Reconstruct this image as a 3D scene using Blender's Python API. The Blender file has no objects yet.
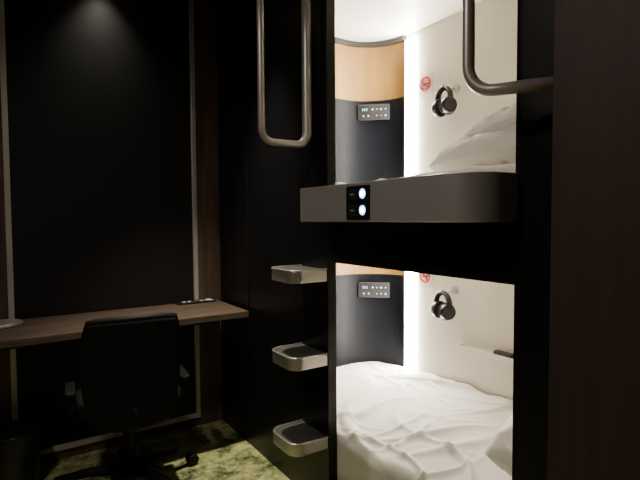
import bpy, math, random
from mathutils import Vector, Matrix, noise
random.seed(3)
C=bpy.context.scene.collection

# ---------------- materials ----------------
def mat(name,col,rough=.5,metal=0,emit=None,es=0,spec=.5,bump=0,bscale=50,var=0,vscale=8,stretch=(1,1,1)):
    m=bpy.data.materials.new(name); m.use_nodes=True
    nt=m.node_tree; b=nt.nodes['Principled BSDF']
    b.inputs['Base Color'].default_value=(*col,1)
    b.inputs['Roughness'].default_value=rough
    b.inputs['Metallic'].default_value=metal
    b.inputs['Specular IOR Level'].default_value=spec
    if emit:
        b.inputs['Emission Color'].default_value=(*emit,1); b.inputs['Emission Strength'].default_value=es
    tc=nt.nodes.new('ShaderNodeTexCoord'); mp=nt.nodes.new('ShaderNodeMapping')
    mp.inputs['Scale'].default_value=stretch
    nt.links.new(tc.outputs['Object'],mp.inputs['Vector'])
    if var>0:
        n=nt.nodes.new('ShaderNodeTexNoise'); n.inputs['Scale'].default_value=vscale; n.inputs['Detail'].default_value=6
        nt.links.new(mp.outputs[0],n.inputs['Vector'])
        r=nt.nodes.new('ShaderNodeValToRGB')
        r.color_ramp.elements[0].position=.3; r.color_ramp.elements[1].position=.7
        r.color_ramp.elements[0].color=(*[c*(1-var) for c in col],1)
        r.color_ramp.elements[1].color=(*[min(1,c*(1+var)) for c in col],1)
        nt.links.new(n.outputs['Fac'],r.inputs[0]); nt.links.new(r.outputs[0],b.inputs['Base Color'])
    if bump>0:
        n=nt.nodes.new('ShaderNodeTexNoise'); n.inputs['Scale'].default_value=bscale; n.inputs['Detail'].default_value=4
        nt.links.new(mp.outputs[0],n.inputs['Vector'])
        bp=nt.nodes.new('ShaderNodeBump'); bp.inputs['Strength'].default_value=bump; bp.inputs['Distance'].default_value=.01
        nt.links.new(n.outputs['Fac'],bp.inputs['Height']); nt.links.new(bp.outputs[0],b.inputs['Normal'])
    return m
M={}
M['black']=mat('black_laminate',(.008,.008,.009),.34,spec=.28,bump=.02,bscale=30)
M['blackmat']=mat('black_matte',(.008,.008,.009),.6,spec=.3,var=.1)
M['blind']=mat('blind_fabric',(.016,.015,.014),.6,spec=.3,bump=.05,bscale=400)
M['brown']=mat('dark_walnut',(.12,.080,.060),.45,var=.35,vscale=6,stretch=(6,6,.5),spec=.35)
M['brownw']=mat('brown_wardrobe',(.066,.045,.039),.55,var=.13,vscale=6,stretch=(8,8,.5),spec=.3)
M['desk']=mat('desk_walnut',(.115,.078,.060),.45,var=.35,vscale=6,stretch=(.7,8,8))
M['metal']=mat('brushed_metal',(.66,.63,.59),.34,metal=.75,bump=.02,bscale=60,stretch=(1,1,20))
M['lip']=mat('lip_bronze_metal',(.42,.41,.40),.42,metal=.3,var=.05,vscale=20,stretch=(1,.3,20))
M['bronze']=mat('bronze_tube',(.54,.50,.45),.36,metal=.5,var=.05)
M['trim']=mat('trim_alu',(.66,.62,.54),.4,metal=.3,var=.05)
M['tread']=mat('tread_grey',(.09,.088,.084),.4,var=.1,spec=.6)
M['cream']=mat('cream_panel',(.80,.75,.64),.5,var=.02,vscale=3)
M['white']=mat('white_panel',(.85,.82,.75),.5,var=.02,vscale=3)
M['sheet']=mat('white_sheet',(.86,.83,.77),.85,bump=.08,bscale=25,var=.02)
M['oak']=mat('light_oak',(.27,.150,.040),.55,var=.15,vscale=5,stretch=(4,4,.6),spec=.3)
M['navy']=mat('navy_laminate',(.0040,.0048,.0075),.5,var=.1,spec=.12)
M['led']=mat('led_strip',(1,1,1),.5,emit=(1,.93,.80),es=225)
M['led2']=mat('lamp_glow',(1,1,1),.5,emit=(1,.86,.68),es=6)
M['btn']=mat('button_glow',(1,1,1),.5,emit=(.20,.36,1),es=6)
M['btnc']=mat('button_core_glow',(1,1,1),.5,emit=(.8,.88,1),es=25)
M['panel']=mat('control_grey',(.028,.029,.032),.4,var=.05)
M['dot']=mat('dot_glow',(.8,.8,.8),.5,emit=(.8,.85,.9),es=.9)
M['scr']=mat('lcd_glow',(.2,.3,.35),.3,emit=(.35,.6,.75),es=.8)
M['red']=mat('sign_red',(.55,.01,.01),.5,var=.02,spec=.2)
M['plate']=mat('sign_white',(.85,.85,.85),.4,var=.01)
M['blkp']=mat('black_plastic',(.012,.012,.013),.35,var=.1)
M['chairp']=mat('chair_plastic',(.009,.009,.010),.6,var=.1,spec=.25)
M['mesh']=mat('chair_fabric',(.012,.012,.013),.9,bump=.2,bscale=300,var=.1,spec=.15)
M['soft']=mat('warm_plastic',(.5,.49,.47),.4,var=.03)
m=bpy.data.materials.new('carpet'); m.use_nodes=True; nt=m.node_tree; b=nt.nodes['Principled BSDF']
b.inputs['Roughness'].default_value=.95
tc=nt.nodes.new('ShaderNodeTexCoord'); n=nt.nodes.new('ShaderNodeTexNoise'); n.inputs['Scale'].default_value=9; n.inputs['Detail'].default_value=10; n.inputs['Roughness'].default_value=.8
r=nt.nodes.new('ShaderNodeValToRGB'); e=r.color_ramp.elements
e[0].position=.40; e[0].color=(.05,.06,.025,1); e[1].position=.60; e[1].color=(.70,.64,.30,1)
k=e.new(.46); k.color=(.20,.23,.09,1); k=e.new(.52); k.color=(.45,.46,.19,1)
n2=nt.nodes.new('ShaderNodeTexNoise'); n2.inputs['Scale'].default_value=220
bp=nt.nodes.new('ShaderNodeBump'); bp.inputs['Strength'].default_value=.5; bp.inputs['Distance'].default_value=.004
for a,c in ((tc.outputs['Object'],n.inputs['Vector']),(tc.outputs['Object'],n2.inputs['Vector']),(n.outputs['Fac'],r.inputs[0]),(r.outputs[0],b.inputs['Base Color']),(n2.outputs['Fac'],bp.inputs['Height']),(bp.outputs[0],b.inputs['Normal'])): nt.links.new(a,c)
M['carpet']=m

# ---------------- geometry helpers ----------------
def mk(name,vs,fs,m,parent=None,smooth=False,bev=0,seg=2,solid=0,sub=0,autos=None):
    me=bpy.data.meshes.new(name); me.from_pydata([tuple(v) for v in vs],[],fs); me.update()
    import bmesh
    bm=bmesh.new(); bm.from_mesh(me); bmesh.ops.recalc_face_normals(bm,faces=bm.faces); bm.to_mesh(me); bm.free()
    o=bpy.data.objects.new(name,me); C.objects.link(o); me.materials.append(M[m])
    if smooth:
        for p in me.polygons: p.use_smooth=True
    if solid: s=o.modifiers.new('s','SOLIDIFY'); s.thickness=solid; s.offset=0
    if bev: s=o.modifiers.new('b','BEVEL'); s.width=bev; s.segments=seg; s.limit_method='ANGLE'
    if sub: s=o.modifiers.new('u','SUBSURF'); s.levels=sub; s.render_levels=sub
    if parent: o.parent=parent
    return o
def box(name,x0,x1,y0,y1,z0,z1,m,parent=None,bev=0):
    vs=[(x,y,z) for x in(x0,x1) for y in(y0,y1) for z in(z0,z1)]
    fs=[(0,1,3,2),(4,6,7,5),(0,4,5,1),(2,3,7,6),(0,2,6,4),(1,5,7,3)]
    return mk(name,vs,fs,m,parent,bev=bev)
def prism(name,pts,z0,z1,m,parent=None,bev=0,smooth=False):
    n=len(pts); vs=[(x,y,z0) for x,y in pts]+[(x,y,z1) for x,y in pts]
    fs=[tuple(range(n)),tuple(range(n,2*n))]+[(i,(i+1)%n,n+(i+1)%n,n+i) for i in range(n)]
    o=mk(name,vs,fs,m,parent,bev=bev)
    return o
def cyl(name,p0,p1,r0,r1,m,parent=None,n=28,bev=0):
    p0=Vector(p0);p1=Vector(p1);d=(p1-p0).normalized()
    a=d.orthogonal().normalized(); b=d.cross(a)
    vs=[];fs=[]
    for p,r in((p0,r0),(p1,r1)):
        for i in range(n):
            t=2*math.pi*i/n; vs.append(p+a*math.cos(t)*r+b*math.sin(t)*r)
    fs=[(i,(i+1)%n,n+(i+1)%n,n+i) for i in range(n)]+[tuple(range(n)),tuple(range(n,2*n))]
    o=mk(name,vs,fs,m,parent,bev=bev)
    for p in o.data.polygons:
        if len(p.vertices)==4:p.use_smooth=True
    return o
def sweep(name,pts,rads,m,parent=None,n=16,flat=1.0,ref=None):
    P=[Vector(p) for p in pts]; vs=[];fs=[]
    if not hasattr(rads,'__len__'): rads=[rads]*len(P)
    up=Vector(ref) if ref else None
    a=None
    for i,p in enumerate(P):
        d=((P[min(i+1,len(P)-1)]-P[max(i-1,0)])).normalized()
        if a is None: a=(up if up else d.orthogonal())
        a=(a-d*a.dot(d)).normalized(); b=d.cross(a)
        for k in range(n):
            t=2*math.pi*k/n; vs.append(p+a*math.cos(t)*rads[i]+b*math.sin(t)*rads[i]*flat)
    for i in range(len(P)-1):
        for k in range(n): fs.append((i*n+k,i*n+(k+1)%n,(i+1)*n+(k+1)%n,(i+1)*n+k))
    fs+= [tuple(range(n)),tuple(range((len(P)-1)*n,len(P)*n))]
    return mk(name,vs,fs,m,parent,smooth=True)
def bend(a,c,b,r,n=8):
    a,c,b=Vector(a),Vector(c),Vector(b); u=(a-c).normalized(); v=(b-c).normalized()
    out=[]
    for i in range(n+1):
        t=i/n*math.pi/2
        out.append(c+u*r*(1-math.sin(t))+v*r*(1-math.cos(t)))
    return out
def empty(name,loc=(0,0,0)):
    o=bpy.data.objects.new(name,None); C.objects.link(o); return o
def torus(name,c,ax,R,r,m,parent,a0=0,a1=2*math.pi,n=36,u=None):
    c=Vector(c);ax=Vector(ax).normalized(); u=Vector(u) if u else ax.orthogonal().normalized(); w=ax.cross(u)
    pts=[c+u*math.cos(a0+(a1-a0)*i/n)*R+w*math.sin(a0+(a1-a0)*i/n)*R for i in range(n+1)]
    return sweep(name,pts,r,m,parent,n=10)

XB=1.08; YW=2.71; XK=2.0; YE=2.33; CZ=2.45; YO=1.564
# ---------------- room shell ----------------
box('floor',-.95,2.1,-1.7,2.8,-.06,0,'carpet')
box('ceiling',-.95,2.1,-1.7,2.8,CZ,CZ+.05,'blackmat')
box('wall_back',-.95,2.1,YW,YW+.06,0,CZ,'blackmat')
box('wall_left',-1.0,-.95,-1.7,2.8,0,CZ,'brown')
box('wall_front',-.95,2.1,-1.76,-1.7,0,CZ,'brown')
box('wall_right',XK,XK+.05,-1.7,YW,0,CZ,'cream')
box('wall_partition',XB,XB+.04,YO,YW,0,CZ,'black')
box('trim_2',XB-.005,XB,2.30,2.306,.735,CZ,'blkp')
box('wall_partition_near',XB,XB+.04,-1.7,.734,0,CZ,'black')
box('wall_partition_header',XB,XB+.04,.734,YO,2.2,CZ,'black')
box('wall_partition_fascia',XB,XB+.04,.734,YO,1.03,1.30,'black')
box('wall_partition_base',XB,XB+.04,.734,YO,0,.13,'black')
box('wall_wardrobe',.95,XB,-1.7,.563,0,CZ,'brownw',bev=.003)
w=empty('window_1')
box('blind_sheet',.045,.92,YW-.018,YW-.002,.075,CZ,'blind',w)
box('trim_left',.022,.047,YW-.035,YW-.001,.05,CZ,'trim',w,bev=.003)
box('trim_right',.918,.943,YW-.035,YW-.001,.05,CZ,'trim',w,bev=.003)
box('trim_bottom',.047,.918,YW-.03,YW-.001,.05,.078,'trim',w,bev=.003)
box('trim_jamb_right',.945,XB,YW-.025,YW,0,CZ,'brown')
box('trim_jamb_left',-.10,.02,YW-.025,YW,0,CZ,'brown')
box('baseboard_back',.02,.945,YW-.015,YW,0,.048,'brown')

# ---------------- bunk interior ----------------
def arc_pts(off=0):
    r=.25-off; pts=[(XB+.04,YE-off)]
    for i in range(29):
        t=math.pi/2*i/28
        pts.append((1.735+r*math.sin(t),2.08+r*math.cos(t)))
    return pts
def endwall(name,z0,z1,m,off=0):
    a=arc_pts(off); b=[(x,y) for x,y in arc_pts(-.012)][::-1]
    o=prism(name,a+b,z0,z1,m)
    return o
endwall('wall_bunk_end_lower',0,.862,'navy')
endwall('wall_bunk_end_lower_oak',.862,1.08,'oak')
endwall('wall_bunk_end_upper',1.2,1.912,'navy')
endwall('wall_bunk_end_upper_oak',1.912,2.232,'oak')
endwall('trim_bunk_end_top',2.232,2.262,'blkp',off=.010)
box('wall_bunk_foot',XB+.04,XK,.0,.05,0,2.26,'cream')
box('ceiling_bunk',XB+.04,XK,.05,YE+.02,2.262,2.29,'white')
sl=box('ceiling_bunk_slab',XB+.04,XK,.05,YE+.02,1.08,1.2,'white')
for z0,z1,nm in ((.25,1.075,''),(1.25,2.23,'')):
    l=empty('led_strip_light')
    box('diffuser',XK-.014,XK-.002,2.006,2.072,z0,z1,'led',l,bev=.003)
    box('housing',XK-.016,XK-.001,2.074,2.082,z0,z1,'trim',l)

# ---------------- beds ----------------
def bed(z,front_low,seed,amp):
    e=empty('bunk_mattress')
    nx,ny=120,280; vs=[];fs=[]
    x0,x1,y0,y1=1.125,1.985,.06,2.30
    def crease(a,b,s,w):
        v=noise.noise(Vector((a,b,s))); return math.exp(-(v/w)**2)
    for i in range(nx+1):
        for j in range(ny+1):
            y=y0+(y1-y0)*j/ny
            if i<10:
                t=i/10; x=x0; zz=front_low+(z-.04-front_low)*t
                x=x0+ .008*noise.noise(Vector((y*6,zz*4,seed)))
            elif i<18:
                t=(i-10)/8*math.pi/2; x=x0+.04*(1-math.cos(t)); zz=z-.04+.04*math.sin(t)
            else:
                x=x0+.04+(x1-x0-.04)*(i-18)/(nx-18); zz=z
            if i>=10:
                f=min(1,(i-10)/8)
                if y>1.9: f*=max(.25,1-(y-1.9)/.35)
                p=Vector((x,y,seed))
                wv=noise.noise(p*1.8)
                wx=x+.22*noise.noise(p*1.9+Vector((7,0,0))); wy=y+.22*noise.noise(p*1.9+Vector((0,9,0)))
                c1=crease((wx+wy)*2.4,(wy-wx)*.6,seed,.12)
                c2=crease((wx*2.2-wy)*2.2,(wy+wx)*.8,seed+5,.09)
                c3=crease((wx*.6+wy*2.2)*2.5,wx*1.2,seed+11,.08)
                c4=crease((wx*1.5+wy*.6)*6,(wy-wx)*2,seed+17,.12)
                g0=.5+.8*noise.noise(p*2.3+Vector((23,3,0)))
                g1=max(0,.4+.9*noise.noise(p*2.7+Vector((3,3,0)))); g2=max(0,.4+.9*noise.noise(p*2.5+Vector((13,3,0))))
                zz+=amp*f*(.9*wv+.70*c1*max(0,g0)+.70*c2*g1+.65*c3*g2+.20*c4*g0)
            if x>1.735 and y>2.08:
                dx,dy=x-1.735,y-2.08; d=math.hypot(dx,dy)
                if d>.235: x=1.735+dx/d*.235; y=2.08+dy/d*.235
            vs.append((x,y,zz))
    for i in range(nx):
        for j in range(ny):
            a=i*(ny+1)+j; fs.append((a,a+1,a+ny+2,a+ny+1))
    mk('sheet',vs,fs,'sheet',e,smooth=True)
    return e
def pillow(name,c,s,rz,tilt,seed,parent=None):
    vs=[];fs=[];n=44
    R=Matrix.Rotation(rz,3,'Z')@Matrix.Rotation(tilt,3,'X')
    for side in(1,-1):
        for i in range(n+1):
            for j in range(n+1):
                u=i/n*2-1;v=j/n*2-1
                h=(max(0,1-u**4)*max(0,1-v**4))**.55
                q=Vector((u*s[0]*(1-.08*v*v),v*s[1]*(1-.08*u*u),side*h*s[2]))
                q+=Vector((0,0,1))*.03*h*noise.noise(Vector((u*2.5,v*2.5,seed)))
                q+=Vector((0,0,1))*.020*h*math.exp(-(noise.noise(Vector((u*2+v*1.6,v*1.2-u*.6,seed+3)))/.1)**2)
                q+=Vector((0,0,1))*.014*h*math.exp(-(noise.noise(Vector((u*1.2-v*2.6,v*.9+u,seed+8)))/.1)**2)
                vs.append(R@q+Vector(c))
    m_=(n+1)**2
    for s_ in(0,1):
        for i in range(n):
            for j in range(n):
                a=s_*m_+i*(n+1)+j; fs.append((a,a+1,a+n+2,a+n+1))
    o=mk(name,vs,fs,'sheet',parent,smooth=True)
    return o
b1=bed(.315,.11,1.3,.029)
box('core',1.135,1.98,.07,2.04,.06,.27,'sheet',b1)
b2=bed(1.335,1.202,8.1,.02)
box('core',1.135,1.98,.07,2.04,1.205,1.29,'sheet',b2)
box('bed_platform',1.13,1.99,.06,2.06,0,.06,'blackmat')
pillow('pillow',(1.60,.87,.43),(.30,.21,.075),.3,.04,2)
pillow('pillow',(1.68,1.15,1.435),(.22,.28,.08),.1,-.10,7)
pillow('pillow',(1.72,1.10,1.545),(.20,.24,.065),-.15,-.14,9)

# ---------------- lip ----------------
lip=empty('bunk_edge_shelf')
r=.11; pts=[(XB,1.51),(.92,1.51)]
for i in range(25):
    t=math.pi/2*i/24; pts.append((.92+r-r*math.cos(t),.725+r-r*math.sin(t)))
pts.append((XB,.725))
prism('shell',pts,1.19,1.312,'lip',lip,bev=.003)
sw=empty('light_switch_panel')
box('plate',.914,.9205,1.108,1.222,1.196,1.302,'blkp',sw,bev=.004)
for z in(1.276,1.226):
    cyl('button',(.9115,1.136,z),(.915,1.136,z),.0145,.0145,'btn',sw)
    cyl('button_core',(.9105,1.136,z),(.9115,1.136,z),.0085,.0085,'btnc',sw)
    torus('ring',(.912,1.136,z),(1,0,0),.017,.002,'panel',sw)
    box('key',.912,.915,1.166,1.205,z-.016,z+.016,'panel',sw,bev=.002)
    box('label',.9112,.9122,1.176,1.196,z-.002,z+.001,'soft',sw)

# ---------------- steps ----------------
def rounded(x0,x1,y0,y1,r,n=10):
    p=[(x1,y0),(x1,y1)]
    for i in range(n+1):
        t=math.pi/2*i/n; p.append((x0+r-r*math.sin(t),y1-r+r*math.cos(t)))
    for i in range(n+1):
        t=math.pi/2*i/n; p.append((x0+r-r*math.cos(t),y0+r-r*math.sin(t)))
    return p
for z in(.952,.612,.272):
    s=empty('ladder_step')
    prism('body',rounded(.917,XB,1.568,1.768,.05),z,z+.046,'metal',s,bev=.003)
    prism('tread',rounded(.925,XB-.001,1.576,1.760,.042),z+.044,z+.0475,'tread',s)
    rp=rounded(.919,XB,1.570,1.766,.048)
    path=[(x,y,z+.048) for x,y in rp[1:]+rp[:1]]
    sweep('rim',path,.0045,'metal',s,n=8)

# ---------------- grab rails ----------------
g=empty('grab_rail')
yy=1.64; zb=1.495
p=[Vector((.832,yy,2.42)),Vector((.832,yy,1.9))]+bend((.832,yy,2.4),(.832,yy,zb),(1.05,yy,zb),.05)+bend((.832,yy,zb),(1.035,yy,zb),(1.035,yy,2.4),.05)+[Vector((1.035,yy,1.9)),Vector((1.035,yy,2.42))]
n=len(p); rr=[.0135+ .006*max(0,min(1,(i-10)/8)) for i in range(n)]
sweep('tube',p,rr,'bronze',g)
for x in(.832,1.035): cyl('mount',(x,yy,2.42),(x,yy,2.45),.028,.028,'bronze',g)
g=empty('grab_rail')
A=Vector((.938,.766,2.42)); B=Vector((.938,.766,1.498)); E=Vector((1.010,.56,1.488))
p=[A,Vector((A.x,A.y,1.9))]+bend(A,B,E,.06)+[E]
sweep('tube',p,.0145,'bronze',g)
cyl('mount',A,A+Vector((0,0,.03)),.028,.028,'bronze',g)

# ---------------- control panels in bunks ----------------
phi=math.radians(43)
for z in(1.84,.765):
    e=empty('control_panel')
    nrm=Vector((math.sin(phi),math.cos(phi),0)); tan=Vector((math.cos(phi),-math.sin(phi),0))
    c0=Vector((1.735,2.08,z))+nrm*.232
    def pb(nm,u0,u1,v0,v1,d0,d1,m,bev=0):
        vs=[c0+tan*u+Vector((0,0,v))-nrm*d for u in(u0,u1) for v in(v0,v1) for d in(d0,d1)]
        return mk(nm,vs,[(0,1,3,2),(4,6,7,5),(0,4,5,1),(2,3,7,6),(0,2,6,4),(1,5,7,3)],m,e,bev=bev)
    pb('body',-.095,.095,-.046,.046,-.006,.008,'panel',.003)
    pb('screen',-.075,-.03,.002,.03,.007,.0095,'blkp')
    for k in range(3): pb('digit',-.068+k*.012,-.061+k*.012,.008,.024,.009,.0103,'scr')
    for k,(u,v) in enumerate([(-.005,.016),(.02,.016),(.045,.016),(.072,.016),(-.06,-.022),(-.03,-.022),(.02,-.022),(.045,-.022),(.072,-.022)]):
        q=c0+tan*u+Vector((0,0,v))
        cyl('knob',q-nrm*.007,q-nrm*.011,.006,.006,'blkp' if k in(1,3,6,7) else 'soft',e,n=16)
        q2=q-nrm*.011
        cyl('mark',q2,q2-nrm*.001,.003,.003,'dot',e,n=10)

# ---------------- back wall items ----------------
for z in(1.948,.875):
    e=empty('no_smoking_sign'); y=1.925; x=XK-.004
    box('plate',x,XK-.0005,y-.05,y+.05,z-.055,z+.05,'plate',e)
    torus('ring',(x-.001,y,z),(1,0,0),.036,.0058,'red',e)
    sweep('slash',[(x-.0015,y+.025,z+.025),(x-.0015,y-.025,z-.025)],.005,'red',e,n=8)
    box('cigarette',x-.001,x,y-.022,y+.016,z-.007,z+.004,'blkp',e)
    box('ember',x-.001,x,y-.028,y-.024,z-.007,z+.004,'blkp',e)
    sweep('smoke',[(x-.0005,y-.024,z+.006),(x-.0005,y-.020,z+.012),(x-.0005,y-.026,z+.017)],.0015,'blkp',e,n=6)
for z in(1.785,.733):
    h=empty('wall_hook'); y=1.715
    cyl('plate',(XK-.001,y-.005,z+.088),(XK-.012,y-.005,z+.088),.024,.022,'soft',h)
    sweep('arm',[(XK-.01,y-.005,z+.088),(XK-.06,y-.003,z+.074),(XK-.088,y,z+.076),(XK-.10,y,z+.098)],.006,'soft',h,n=10)
    e=empty('headphones'); xc=XK-.088
    c=Vector((xc,y,z+.02))
    w_=Vector((.22,.975,0)).normalized(); ax=Vector((w_.y,-w_.x,0))
    pts=[]
    for i in range(25):
        t=math.radians(-12+204*i/24); pts.append(c+w_*math.cos(t)*.056+Vector((0,0,1))*math.sin(t)*.062)
    sweep('headband',pts,.009,'blkp',e,n=12,flat=1.9,ref=(0,0,1))
    pad=[c+w_*math.cos(math.radians(a))*.050+Vector((0,0,1))*math.sin(math.radians(a))*.055 for a in range(55,130,6)]
    sweep('pad',pad,.009,'mesh',e,n=12)
    for s in(-1,1):
        q=c+w_*s*.036+Vector((0,0,-.034)); d=w_*s
        d=(d+ax*-.25).normalized()
        cyl('cup',q,q+d*.026,.044,.038,'blkp',e,n=32,bev=.005)
        torus('cushion',q-d*.006,d,.033,.014,'mesh',e)
        cyl('cap',q+d*.026,q+d*.029,.026,.024,'panel',e)
        sweep('yoke',[c+w_*s*.056,q+d*.014+Vector((0,0,.036))],.006,'panel',e,n=8)
for z in(1.60,.533):
    e=empty('wall_ledge')
    box('shelf',XK-.05,XK-.001,1.26,1.655,z-.010,z,'white',e,bev=.002)
    box('lip',XK-.053,XK-.046,1.26,1.655,z-.010,z+.016,'white',e,bev=.001)
    box('end',XK-.05,XK-.001,1.649,1.655,z-.010,z+.016,'white',e)
    if z<1:
        e=empty('remote_control')
        box('body',XK-.044,XK-.012,1.34,1.44,z+.001,z+.032,'blkp',e,bev=.005)
        for k in range(4): box('key',XK-.034,XK-.024,1.355+k*.018,1.364+k*.018,z+.031,z+.034,'panel',e)

# ---------------- desk ----------------
d=empty('desk')
box('top',-.94,1.05,2.235,YW-.036,.70,.732,'desk',d,bev=.003)
box('bracket_1',-.7,-.66,2.3,YW-.036,.60,.70,'blkp',d)
box('rail',-.94,1.05,YW-.06,YW-.036,.60,.70,'blkp',d)
s=empty('power_outlet_strip')
box('body',.80,1.02,2.60,2.665,.733,.742,'blkp',s,bev=.003)
for x in(.83,.86,.93,.96): box('socket',x,x+.018,2.615,2.632,.742,.745,'plate',s)
box('pad',.975,1.0,2.605,2.655,.742,.745,'plate',s)
l=empty('desk_lamp')
cyl('base',(-.005,2.56,.733),(-.005,2.56,.748),.085,.08,'bronze',l,n=40,bev=.004)
sweep('stem',[(-.04,2.58,.745),(-.06,2.60,.95),(-.16,2.60,1.15)],.008,'trim',l)
sweep('arm',[(-.16,2.60,1.15),(-.34,2.5,1.22)],.007,'trim',l)
cyl('shade',(-.34,2.5,1.24),(-.38,2.48,1.16),.03,.07,'soft',l)
b=empty('waste_bin')
cyl('shell',(.03,2.50,.001),(.03,2.50,.27),.085,.105,'blkp',b,n=36,bev=.003)
torus('rim',(.03,2.50,.27),(0,0,1),.105,.006,'blkp',b)

# ---------------- office chair ----------------
ch=empty('office_chair')
cx,cy=.445,2.16
def rot(x,y,a=math.radians(-6)):
    return (cx+x*math.cos(a)-y*math.sin(a), cy+x*math.sin(a)+y*math.cos(a))
vs=[];fs=[];n=18
for i in range(n+1):
    for j in range(n+1):
        u=i/n*2-1;v=j/n*2-1
        w_=.180*(1-.07*max(0,v)**2-.12*max(0,-v))
        uu=u*math.sqrt(1-.12*v*v*abs(v)); vv=v*math.sqrt(1-.10*u*u*abs(u))
        x=uu*w_; z=.60+vv*.222
        y=-.16+ -.045*(1-u*u) - .03*v+ .03*math.cos(v*2)
        X,Y=rot(x,y); vs.append((X,Y,z))
for i in range(n):
    for j in range(n):
        a=i*(n+1)+j; fs.append((a,a+1,a+n+2,a+n+1))
mk('backrest',vs,fs,'mesh',ch,smooth=True,solid=.045,bev=.012)
edge=[vs[j] for j in range(n+1)]+[vs[i*(n+1)+n] for i in range(1,n+1)]+[vs[n*(n+1)+j] for j in range(n-1,-1,-1)]+[vs[i*(n+1)] for i in range(n-1,-1,-1)]
sweep('back_frame',edge,.014,'chairp',ch,n=10)
X,Y=rot(0,.06)
seat=[]
for i in range(40):
    t=2*math.pi*i/40; ct,st=math.cos(t),math.sin(t)
    seat.append(rot(.21*math.copysign(abs(ct)**.45,ct),.06+.22*math.copysign(abs(st)**.5,st)))
prism('seat',seat,.41,.475,'mesh',ch,bev=.022)
prism('seat_pan',[(X+(a-X)*.85,Y+(b_-Y)*.85) for a,b_ in seat],.385,.412,'chairp',ch,bev=.005)
b_=rot(0,-.185)
sweep('back_post',[(*rot(0,-.05),.385),(*rot(0,-.15),.375),(b_[0],b_[1],.40),(b_[0],b_[1],.46)],.016,'chairp',ch,n=10,flat=1.6)
for s in(-1,1):
    pts=[(*rot(s*.16,.0),.39),(*rot(s*.218,.0),.40),(*rot(s*.226,.0),.45),(*rot(s*.226,.02),.50)]
    sweep('arm_post',pts,.011,'chairp',ch,n=10)
    q=[rot(s*.226+a1*.020,.02+b1_*.10) for a1,b1_ in((-1,-.9),(-.7,-1),(.7,-1),(1,-.9),(1,.9),(.7,1),(-.7,1),(-1,.9))]
    prism('arm_pad',q,.495,.515,'chairp',ch,bev=.008)
hx,hy=rot(0,.05)
cyl('gas_lift',(hx,hy,.10),(hx,hy,.385),.025,.025,'chairp',ch)
cyl('hub',(hx,hy,.075),(hx,hy,.13),.045,.035,'chairp',ch)
for k in range(5):
    t=math.radians(-60+72*k); dx,dy=math.cos(t),math.sin(t)
    sweep('leg_%d'%(k+1),[(hx+dx*.03,hy+dy*.03,.105),(hx+dx*.17,hy+dy*.17,.095),(hx+dx*.31,hy+dy*.31,.072)],[.024,.02,.015],'chairp',ch,n=10)
    px,py=hx+dx*.31,hy+dy*.31
    cyl('caster_stem',(px,py,.075),(px,py,.045),.008,.008,'chairp',ch,n=12)
    for s in(-1,1):
        q=Vector((px-dy*s*.008,py+dx*s*.008,.028)); cyl('caster_wheel',q,q+Vector((-dy,dx,0))*s*.016,.0275,.025,'chairp',ch,n=24,bev=.003)

# ---------------- lights ----------------
def spot(name,loc,tgt,e,size,blend,rad,col):
    L=bpy.data.lights.new(name,'SPOT'); L.energy=e; L.spot_size=math.radians(size); L.spot_blend=blend; L.shadow_soft_size=rad; L.color=col
    o=bpy.data.objects.new(name,L); C.objects.link(o); o.location=loc
    o.rotation_euler=(Vector(tgt)-Vector(loc)).to_track_quat('-Z','Y').to_euler(); return o
def down(x,y):
    e=empty('ceiling_downlight')
    torus('bezel',(x,y,CZ-.003),(0,0,1),.042,.006,'trim',e)
    cyl('lens',(x,y,CZ-.004),(x,y,CZ-.001),.036,.036,'led2',e)
down(.46,2.60); down(.80,1.95); down(-.45,1.0)  # last fitting is an unseen addition, housing the entry fill spot
spot('downlight_window',(.46,2.60,CZ-.01),(.46,2.64,0),15,88,1,.03,(1,.93,.80))
spot('downlight_aisle',(.80,1.95,CZ-.01),(.80,2.12,0),165,58,.9,.03,(1,.92,.72))
spot('fill_entry',(-.45,1.0,CZ-.01),(.4,1.1,0),66,150,1,.08,(1,.89,.78))  # added room fill with no known source, brightens the lip and steps
w_=bpy.data.worlds.new('w'); bpy.context.scene.world=w_; w_.use_nodes=True
w_.node_tree.nodes['Background'].inputs[0].default_value=(.0,.0,.0,1)

# ---------------- camera ----------------
th=math.radians(33.7); pt=math.radians(2.5); rl=math.radians(.35)
F=Vector((math.sin(th)*math.cos(pt),math.cos(th)*math.cos(pt),-math.sin(pt)))
R0=Vector((math.cos(th),-math.sin(th),0)); U0=R0.cross(F)
U=U0*math.cos(rl)+R0*math.sin(rl); R1=F.cross(U)
cam=bpy.data.cameras.new('camera'); co=bpy.data.objects.new('camera',cam); C.objects.link(co)
cam.sensor_width=36; cam.lens=36*480/640; cam.clip_start=.02
mw=Matrix((R1,U,-F)).transposed().to_4x4(); mw.translation=Vector((0,0,1.2)); co.matrix_world=mw
bpy.context.scene.camera=co
